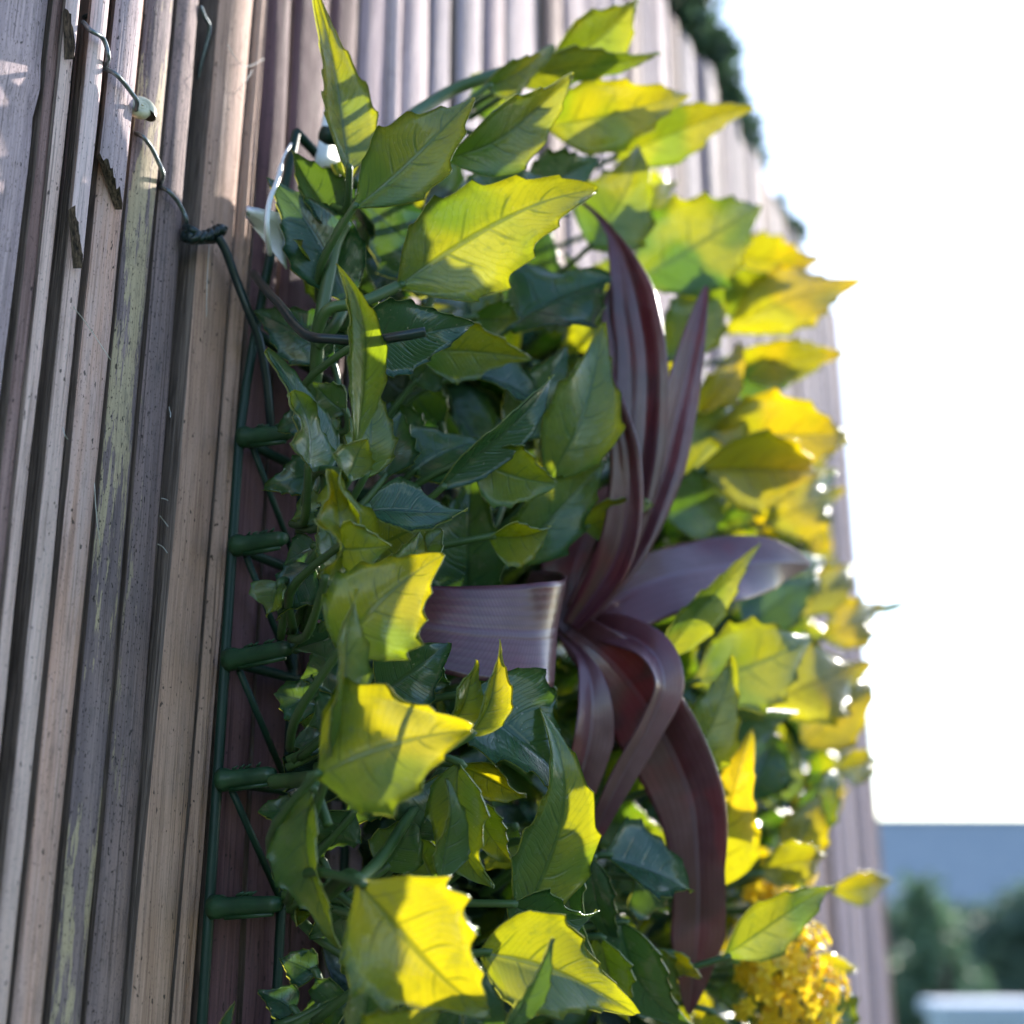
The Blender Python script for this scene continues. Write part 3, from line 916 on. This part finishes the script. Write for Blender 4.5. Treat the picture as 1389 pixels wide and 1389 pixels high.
for mname, small in (('leaf_i', 1), ('leaf_d', 1), ('leaf', .78)):
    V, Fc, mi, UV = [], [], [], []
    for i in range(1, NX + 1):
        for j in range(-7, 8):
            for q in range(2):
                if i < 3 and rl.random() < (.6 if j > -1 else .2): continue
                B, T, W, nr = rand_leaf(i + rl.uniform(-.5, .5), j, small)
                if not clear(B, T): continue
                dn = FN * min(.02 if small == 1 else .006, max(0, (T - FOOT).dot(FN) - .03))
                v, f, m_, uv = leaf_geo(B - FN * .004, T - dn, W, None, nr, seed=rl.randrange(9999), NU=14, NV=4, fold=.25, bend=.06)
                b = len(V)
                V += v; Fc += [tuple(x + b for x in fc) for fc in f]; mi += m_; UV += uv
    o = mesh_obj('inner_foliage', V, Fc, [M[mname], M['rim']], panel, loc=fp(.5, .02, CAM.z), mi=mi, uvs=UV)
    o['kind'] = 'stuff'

# main sprig stems at the near edge
for pts, r in (([(430, 452, .04), (445, 420, .045), (490, 410, .052), (540, 388, .058)], .0016), ([(430, 470, .036), (455, 440, .042), (468, 412, .043)], .0016),
               ([(470, 300, .045), (455, 330, .042), (445, 380, .04), (432, 450, .037), (425, 540, .03), (400, 590, .024)], .0019),
               ([(425, 1056, .05), (400, 1058, .035), (370, 1060, .026)], .0019), ([(425, 1056, .05), (432, 1080, .054), (445, 1120, .058)], .0012),
               ([(400, 1232, .026), (440, 1215, .045), (470, 1190, .060), (486, 1196, .066)], .0019), ([(486, 1196, .066), (520, 1160, .062), (560, 1100, .058), (600, 1050, .056)], .0014),
               ([(470, 275, .04), (520, 190, .045), (600, 130, .052), (660, 105, .062), (740, 80, .072)], .0019), ([(480, 250, .046), (505, 225, .046), (540, 190, .045)], .0015),
               ([(400, 1230, .026), (395, 1190, .03), (420, 1160, .036)], .0012), ([(400, 1240, .026), (430, 1270, .034), (490, 1310, .046)], .0014),
               ([(440, 1040, .05), (460, 990, .055), (475, 930, .055)], .0013), ([(480, 1320, .05), (478, 1280, .05), (482, 1230, .052)], .0010)):
    p3 = catmull([at(*p) for p in pts], 18)
    MB().tube(p3, r, 8).build('stem', M['stem'], panel)

# ------------------------------------------------------------------ ties
tie = tag(empty('wire_tie', at(285, 318, .006)), 'black twisted wire tie knotted round a bamboo slat at the panel corner', 'tie')
k1 = catmull([at(251, 318, .003), at(262, 322, .0062), at(278, 320, .0068), at(292, 314, .0075), at(300, 310, .0085)], 40)
k1 = [p + UP * (.0009 * math.sin(i * 1.1)) + FN * (.0009 * math.cos(i * 1.1)) for i, p in enumerate(k1)]
MB().tube(k1, .0011, 8).build('twist', M['tie'], tie)
MB().tube(catmull([at(252, 308, .002), at(262, 313, .0062), at(280, 323, .0066), at(298, 318, .0072), at(305, 306, .009)], 26), .0012, 8).build('twist', M['tie'], tie)
MB().tube(catmull([at(246, 324, .001), at(262, 329, .0052), at(285, 328, .0058), at(300, 326, .007)], 20), .00065, 8).build('loop', M['zinc'], tie)
MB().tube(catmull([at(296, 322, .008), at(306, 340, .009), at(320, 378, .010), at(338, 425, .012), at(352, 462, .013), at(361, 510, .013), at(366, 560, .0125), at(368, 592, .0115)], 50), .0013, 10).build('tail', M['tie'], tie)
tie2 = tag(empty('wire_tie', at(400, 430, .05)), 'loose dark green wire end poking out past the leaves', 'tie')
MB().tube(catmull([at(345, 372, .008), at(363, 396, .022), at(380, 414, .034), at(400, 440, .046), at(420, 456, .056), at(450, 460, .062), at(500, 462, .070), at(545, 456, .078), at(577, 450, .083)], 50), .00125, 10).build('wire', M['tie'], tie2)

# ------------------------------------------------------------------ white plastic bits
def sheet(name, grid, mat, parent, th=.0006):
    """a bent plastic sheet with thickness, from a grid of points"""
    n, m = len(grid), len(grid[0])
    V = [p for r in grid for p in r] + [p - FN * th for r in grid for p in r]
    N = n * m; Fc = []
    for i in range(n - 1):
        for j in range(m - 1):
            a = i * m + j
            Fc.append((a, a + 1, a + m + 1, a + m)); Fc.append((N + a, N + a + m, N + a + m + 1, N + a + 1))
    ring = [j for j in range(m)] + [i * m + m - 1 for i in range(1, n)] + [(n - 1) * m + j for j in range(m - 2, -1, -1)] + [i * m for i in range(n - 2, 0, -1)]
    for q in range(len(ring)):
        a, b = ring[q], ring[(q + 1) % len(ring)]
        Fc.append((b, a, N + a, N + b))
    return mesh_obj(name, V, Fc, mat, parent)
lab = tag(empty('plastic_tag', at(358, 310, .02)), 'scrap of white plastic tag sticking out behind a dark leaf', 'tag')
gr = []
for i in range(7):
    f = i / 6
    gr.append([at(336 + 46 * f + 2 * j * f, 279 + 10 * f + j * (4 + 15 * f), .020 + .006 * f + .002 * math.sin(j + f * 3)) for j in range(5)])
sheet('label_sheet', gr, M['white'], lab)
MB().tube(catmull([at(402, 186, .018), at(386, 210, .022), at(376, 245, .026), at(365, 275, .028), at(362, 310, .028), at(366, 345, .024)], 26), [.0004] * 8 + [.0008] * 19, 6).build('tail_strip', M['white'], lab)
cl = tag(empty('gap_stand_in', at(450, 190, .026)), 'white plastic clip standing in for a bright gap behind the upright leaf', 'plate')  # white plate added where a bright gap shows
gr = []
for i in range(9):
    f = i / 8
    x0, x1 = 447 - 20 * f, 470 - 10 * f
    gr.append([at(x0 + (x1 - x0) * j / 4, 118 + 108 * f, .024 - .004 * f + .0015 * math.sin(j * .8)) for j in range(5)])
sheet('gap_plate', gr, M['white'], cl)
MB().tube([at(436, 180, .028), at(446, 184, .030), at(462, 188, .030)], [.0022, .0028, .0024], 10).build('stud', M['grid'], cl)

# ------------------------------------------------------------------ purple strap-leaved plant
strap = tag(empty('purple_strap_plant', atd(775, 850, .39)), 'purple-brown plastic strap-leaved spray clipped in the middle of the green panel', 'artificial plant')
def ribbon(pts, widths, rolls, fold=.25, n=64, nv=16, updir=None, ripple=.0, seed=0, pleat=0.0):
    """pts (x, y, depth), widths px, rolls in degrees about the leaf's own line"""
    P = catmull([atd(p[0], p[1], p[2] * 1.03) for p in pts], n)
    dm = [p[2] * 1.03 for p in pts]
    us = [i / (len(pts) - 1) for i in range(len(pts))]
    V, Fc, UV, prev = [], [], [], None
    for i, p in enumerate(P):
        u = i / n
        tg = (P[min(i + 1, n)] - P[max(i - 1, 0)]).normalized()
        view = (CAM - p).normalized()
        if updir is None:
            nn = (view - tg * view.dot(tg)).normalized()
            sd = tg.cross(nn)
        else:
            sd = (updir - tg * updir.dot(tg)).normalized()
            nn = sd.cross(tg)
        rr = R(interp(us, rolls, u))
        sd, nn = sd * math.cos(rr) + nn * math.sin(rr), nn * math.cos(rr) - sd * math.sin(rr)
        hw = interp(us, widths, u) / FPX * interp(us, dm, u) / 2
        hw = max(hw, .0004)
        for k in range(nv + 1):
            v = -1 + 2 * k / nv
            x = v * hw
            h = pleat * hw * math.cos(v * 8.5 + 1.2 * math.sin(u * 5 + seed)) + fold * abs(x) + ripple * hw * v * v * math.sin(u * 11 + seed + (2 if v > 0 else 0)) - .25 * fold * hw * v * v
            V.append(p + sd * x + nn * h); UV.append((u, v))
    m = nv + 1
    for i in range(n):
        for k in range(nv):
            a = i * m + k
            Fc.append((a, a + 1, a + m + 1, a + m))
    N = len(V)
    V += [v - (CAM - v).normalized() * 0.0 for v in V]
    # a second skin makes the moulded plastic 0.7 mm thick
    nor = []
    for i in range(n + 1):
        for k in range(m):
            a = V[min(i + 1, n) * m + k] - V[max(i - 1, 0) * m + k]
            b = V[i * m + min(k + 1, nv)] - V[i * m + max(k - 1, 0)]
            c = a.cross(b)
            nor.append(c.normalized() if c.length > 1e-12 else Vector((0, 0, 1)))
    for q in range(N):
        V[N + q] = V[q] + nor[q] * .00045
    UV += UV[:N]
    F2 = [tuple(N + x for x in f[::-1]) for f in Fc]
    ring = [k for k in range(m)] + [i * m + nv for i in range(1, n + 1)] + [n * m + k for k in range(nv - 1, -1, -1)] + [i * m for i in range(n - 1, 0, -1)]
    F3 = []
    for q in range(len(ring)):
        a, b = ring[q], ring[(q + 1) % len(ring)]
        F3.append((b, a, N + a, N + b))
    return mesh_obj('strap_leaf', V, Fc + F2 + F3, M['strap'], strap, loc=V[0], uvs=UV)

ribbon([(780, 830, .40), (838, 740, .40), (868, 620, .405), (874, 500, .41), (862, 415, .415), (847, 360, .42), (830, 318, .425), (806, 288, .43), (782, 271, .432), (758, 262, .435)],
       [30, 52, 72, 74, 70, 40, 13, 6, 4, 3], [0, 5, 15, 20, 15, 10, 10, 0, 0, 0], fold=.6, ripple=.15, pleat=.06)
ribbon([(790, 810, .405), (835, 700, .405), (850, 600, .41), (838, 500, .415), (835, 420, .42), (850, 350, .425)],
       [20, 40, 50, 50, 42, 6], [0, -20, -25, -25, -20, 0], fold=.6, ripple=.2, seed=2, pleat=.06)
ribbon([(775, 850, .39), (830, 770, .385), (850, 700, .385), (850, 620, .387), (835, 550, .39), (818, 482, .395)],
       [24, 56, 52, 44, 26, 4], [10, 20, 20, 15, 5, 0], fold=.6, ripple=.1, seed=4, pleat=.06)
ribbon([(785, 845, .40), (850, 745, .405), (895, 640, .41), (920, 540, .415), (942, 450, .42), (958, 388, .425)],
       [24, 54, 60, 52, 30, 4], [0, -10, -14, -20, -10, 0], fold=.65, seed=5, pleat=.05)
ribbon([(765, 862, .40), (830, 815, .405), (900, 783, .415), (980, 768, .43), (1050, 762, .445), (1100, 766, .46)],
       [60, 108, 118, 112, 72, 4], [0, 34, 38, 36, 16, -10], fold=-.2, seed=6, ripple=.08)
ribbon([(700, 826, .402), (728, 832, .394), (746, 841, .383), (755, 849, .371), (756, 855, .360), (750, 859, .3515), (737, 861, .3455), (715, 862, .342), (680, 860, .3395), (635, 857, .3385), (570, 849, .339), (495, 842, .341), (425, 836, .344)],
       [110, 122, 132, 138, 141, 142, 142, 142, 138, 132, 114, 74, 6], [0] * 13, fold=.08, updir=(UP + Vector((.13, .12, 0))).normalized(), seed=7, n=130, ripple=.03)
ribbon([(772, 852, .40), (835, 905, .395), (893, 985, .395), (935, 1080, .395), (946, 1180, .395), (945, 1270, .397), (934, 1376, .40)],
       [40, 92, 112, 98, 70, 76, 4], [0, -15, -22, -10, 10, 12, 0], fold=.4, ripple=.12, seed=8)
ribbon([(775, 846, .405), (840, 858, .395), (885, 885, .385), (900, 930, .38), (880, 985, .378), (840, 1060, .378), (812, 1120, .38), (790, 1172, .382)],
       [24, 46, 56, 60, 44, 34, 24, 4], [0, 20, 35, 50, 40, 20, 10, 0], fold=.5, seed=9)
ribbon([(758, 858, .40), (790, 892, .385), (803, 940, .378), (800, 1000, .375), (783, 1070, .375), (770, 1136, .378)],
       [8, 16, 44, 62, 48, 4], [0, 10, 20, 30, 20, 0], fold=.6, seed=10)
ribbon([(770, 850, .41), (778, 780, .415), (800, 720, .42), (826, 660, .425)], [40, 90, 80, 6], [0, 0, 0, 0], fold=.2, seed=11)
core = MB().tube([at(770, 852, .02), atd(774, 846, .50), atd(776, 842, .445)], [.003, .004, .004], 10).build('stalk', M['stem'], strap)

# ------------------------------------------------------------------ yellow flower heads
fl = bpy.data.meshes.new('floret')
bm = bmesh.new()
for k in range(5):
    a = 2 * math.pi * k / 5
    d0 = Vector((math.cos(a), math.sin(a), 0)); d1 = Vector((-math.sin(a), math.cos(a), 0))
    q = [Vector((0, 0, 0)), d0 * .5 + d1 * .36 + UP * .18, d0 * 1.0 + UP * .12, d0 * .5 - d1 * .36 + UP * .18]
    vs = [bm.verts.new(p * .0042) for p in q]
    bm.faces.new(vs)
vt = [bm.verts.new(Vector((math.cos(k * 1.2566), math.sin(k * 1.2566), 0)) * .0008 + UP * .0003) for k in range(5)]
tp = bm.verts.new(UP * .0022); lo = bm.verts.new(-UP * .004)
for k in range(5):
    bm.faces.new((vt[k], vt[(k + 1) % 5], tp)); bm.faces.new((vt[(k + 1) % 5], vt[k], lo))
bm.to_mesh(fl); bm.free()
fl.uv_layers.new(name='UVMap')
for l_ in fl.uv_layers[0].data: l_.uv = (.5, .5)
fl.materials.append(M['floret'])
def flower(name, cx, cy, dep, rpx, nfl, label, seed):
    c = atd(cx, cy, dep); r = rpx / FPX * dep
    e = tag(empty(name, c), label, 'artificial flower')
    base = c - FN * (r + .03)
    MB().tube(catmull([base, c - FN * r, c], 6), .0016, 7).build('stalk', M['stem'], e)
    rr = random.Random(seed)
    for k in range(nfl):
        y = 1 - 2 * (k + .5) / nfl; ph = k * 2.39996
        dv = Vector((math.sqrt(1 - y * y) * math.cos(ph), math.sqrt(1 - y * y) * math.sin(ph), y))
        if dv.dot(FN) < -.45: continue
        p = c + dv * r * rr.uniform(.55, 1.12) * (1 + .3 * noise.noise(dv * 2.2 + Vector((seed, 0, 0))))
        if k % 3 == 0:
            MB().tube([c + dv * r * .1, p - dv * .003], .0005, 5).build('pedicel', M['stem'], e)
        o = bpy.data.objects.new('floret', fl)
        o.location = p
        o.rotation_euler = (dv + Vector((rr.uniform(-.3, .3), rr.uniform(-.3, .3), rr.uniform(-.3, .3)))).to_track_quat('Z', 'Y').to_euler()
        sc = rr.uniform(.8, 1.25); o.scale = (sc, sc, sc)
        link(o, e)
flower('flower_head', 1042, 1236, .49, 42, 80, 'small upper cluster of orange-yellow plastic florets above the lower cluster', 1)
flower('flower_head', 1052, 1328, .455, 84, 200, 'large round cluster of orange-yellow plastic florets at the bottom edge', 2)

# ------------------------------------------------------------------ creeper behind the fence top
def leaf_cloud(blobs, n, size, seed, flat=.6):
    rr = random.Random(seed)
    V, Fc = [], []
    for _ in range(n):
        c, rad = rr.choice(blobs)
        while True:
            q = Vector((rr.uniform(-1, 1), rr.uniform(-1, 1), rr.uniform(-1, 1)))
            if q.length < 1: break
        q = q * (.55 + .45 * q.length)
        p = Vector(c) + Vector((q.x * rad[0], q.y * rad[1], q.z * rad[2]))
        a = Vector((rr.uniform(-1, 1), rr.uniform(-1, 1), rr.uniform(-.7, .9))).normalized()
        b = a.cross(Vector((rr.uniform(-1, 1), rr.uniform(-1, 1), rr.uniform(-1, 1)))).normalized()
        nn = a.cross(b)
        s = size * rr.uniform(.6, 1.3)
        k = len(V)
        V += [p, p + a * s * .5 + b * s * .3 + nn * s * .1, p + a * s, p + a * s * .5 - b * s * .3 + nn * s * .1]
        Fc += [(k, k + 1, k + 2), (k, k + 2, k + 3)]
    return V, Fc
cr = tag(empty('creeper', fp(.95, -.12, 0)), 'dark green creeper showing over the top of the bamboo fence', 'creeper')
bl = []
rc = random.Random(3)
for (x, y, r) in ((905, -30, .03), (925, 8, .026), (940, 35, .022), (958, 72, .022), (968, 105, .022), (980, 135, .018), (985, 165, .026), (1002, 190, .022), (1012, 222, .018), (1050, 292, .008), (1072, 318, .009)):
    bl.append((at(x, y, -.03), (r, .02, r * 1.15)))
    bl.append((at(x - 20, y - 5, -.034), (r * 1.2, .014, r * 1.4)))
for k in range(8):
    bl.append((fp(.60 + k * .06, -.06, FENCE_TOP - .03 - .02 * (k % 3)), (.03, .02, .07)))
V, Fc = leaf_cloud(bl, 6000, .015, 9)
mesh_obj('foliage', V, Fc, M['creeper'], cr, smooth=False)['kind'] = 'stuff'
for k in range(4):
    s = .68 + .17 * k
    MB().tube(catmull([fp(s, -.12, 0), fp(s + .03, -.09, .8), fp(s - .02, -.085, 1.5), fp(s + .03, -.05, FENCE_TOP + .01)], 24), [.009 - .0003 * i for i in range(25)], 7).build('vine', M['bark'], cr)

# ------------------------------------------------------------------ beyond: house, shrubs, low wall
def ground_at(px, dist):                              # a spot on the lawn straight under pixel column px
    q = ray(px, 1224); q = Vector((q.x, q.y, 0)).normalized()
    return Vector((q.x, q.y, 0)) * dist
hc = ground_at(1450, 45)
house = tag(empty('bungalow', hc), 'distant bungalow with a long slate-blue roof', 'house')
hx = 7.6; ez, rz, dep = 1.5, 4.03, 2.1
MB().box(hc + UP * ez / 2 + Vector((0, dep, 0)), Vector((hx - .3, 0, 0)), Vector((0, dep - .35, 0)), UP * ez / 2).build('wall', M['housewall'], house, smooth=False)
rv = [hc + Vector((-hx, -.1, ez - .05)), hc + Vector((hx, -.1, ez - .05)), hc + Vector((hx, dep, rz)), hc + Vector((-hx, dep, rz)), hc + Vector((hx, dep * 2 + .1, ez - .05)), hc + Vector((-hx, dep * 2 + .1, ez - .05))]
rv2 = [v - UP * .12 for v in rv]
mesh_obj('roof', rv + rv2, [(0, 1, 2, 3), (3, 2, 4, 5), (6, 9, 8, 7), (9, 11, 10, 8), (0, 6, 7, 1), (5, 4, 10, 11), (0, 3, 9, 6), (3, 5, 11, 9), (1, 7, 8, 2), (2, 8, 10, 4)], M['slate'], house, smooth=False)
MB().tube([hc + Vector((-hx, dep, rz + .03)), hc + Vector((hx, dep, rz + .03))], .09, 8).build('ridge_tile', M['slate'], house)
for k in range(4):
    c = hc + Vector((-4.2 + 2.8 * k, .33, .85))
    wdw = MB().box(c, Vector((.6, 0, 0)), Vector((0, .04, 0)), UP * .5).build('window', M['frame'], house, smooth=False)
    gl = MB().box(c - Vector((0, .03, 0)), Vector((.53, 0, 0)), Vector((0, .025, 0)), UP * .43).build('pane', M['glass'], None, smooth=False)
    gl.parent = wdw; gl.matrix_parent_inverse = Matrix.Translation(-wdw.location) @ Matrix.Translation(-house.location) @ Matrix.Translation(house.location)

def shrub(px, dist, h, rx, mat, label, seed, n=2600, group='garden shrubs beyond the fence'):
    b = ground_at(px, dist)
    e = tag(empty('shrub', b), label, 'shrub', group)
    rr = random.Random(seed)
    blobs = []
    for k in range(9):
        a = rr.uniform(0, 6.28); q = rr.uniform(.1, .75)
        zz = h * rr.uniform(.3, .84)
        blobs.append((b + Vector((math.cos(a) * rx * q, math.sin(a) * rx * q, zz)), (rx * .42, rx * .42, h * .17)))
    blobs.append((b + UP * h * .35, (rx * .85, rx * .85, h * .34)))
    V, Fc = leaf_cloud(blobs, n, .11, seed)
    mesh_obj('crown', V, Fc, mat, e, smooth=False)['kind'] = 'stuff'
    for k in range(3):
        a = k * 2.1 + seed
        MB().tube(catmull([b, b + Vector((math.cos(a) * rx * .2, math.sin(a) * rx * .2, h * .35)), b + Vector((math.cos(a) * rx * .4, math.sin(a) * rx * .4, h * .7))], 8), [.05 - .004 * i for i in range(9)], 7).build('trunk', M['bark'], e)
shrub(1250, 8.5, 1.62, .34, M['crown2'], 'narrow pale green shrub rising right beside the fence end', 1, 2200)
shrub(1318, 13.5, 1.45, .62, M['crown'], 'dark green rounded shrub between the pale shrub and the frame edge', 2, 3600)
shrub(1400, 12.5, 1.72, .72, M['crown'], 'tall dark green bush cut by the right frame edge', 3, 4200)
shrub(1470, 15.0, 1.6, .8, M['crown'], 'wide dark green bush right of the tall bush', 4, 2600)
shrub(1185, 14.5, 1.5, .7, M['crown'], 'dark green bush behind the bamboo fence end', 5, 2600)

wb = ground_at(1256, 7.6)
wall = tag(empty('garden_wall', wb), 'pale blue-grey low garden wall in front of the dark shrubs', 'wall')
wh = CAM.z - (1340 - 1224) / FPX * 7.6
m = MB().box(wb + Vector((1.5, .15, (wh - .07) / 2)), Vector((1.46, 0, 0)), Vector((0, .13, 0)), UP * ((wh - .07) / 2)); m.build('wall_body', M['render'], wall, smooth=False)
for k in range(5):
    o = MB().box(wb + Vector((.3 + .6 * k, .15, wh - .034)), Vector((.297, 0, 0)), Vector((0, .18, 0)), UP * .034).build('coping_stone', M['render'], wall, smooth=False)
    bv = o.modifiers.new('bevel', 'BEVEL'); bv.width = .02; bv.segments = 3
print('LEAVES', nleaf, 'named', n_named, 'pegs', npeg)
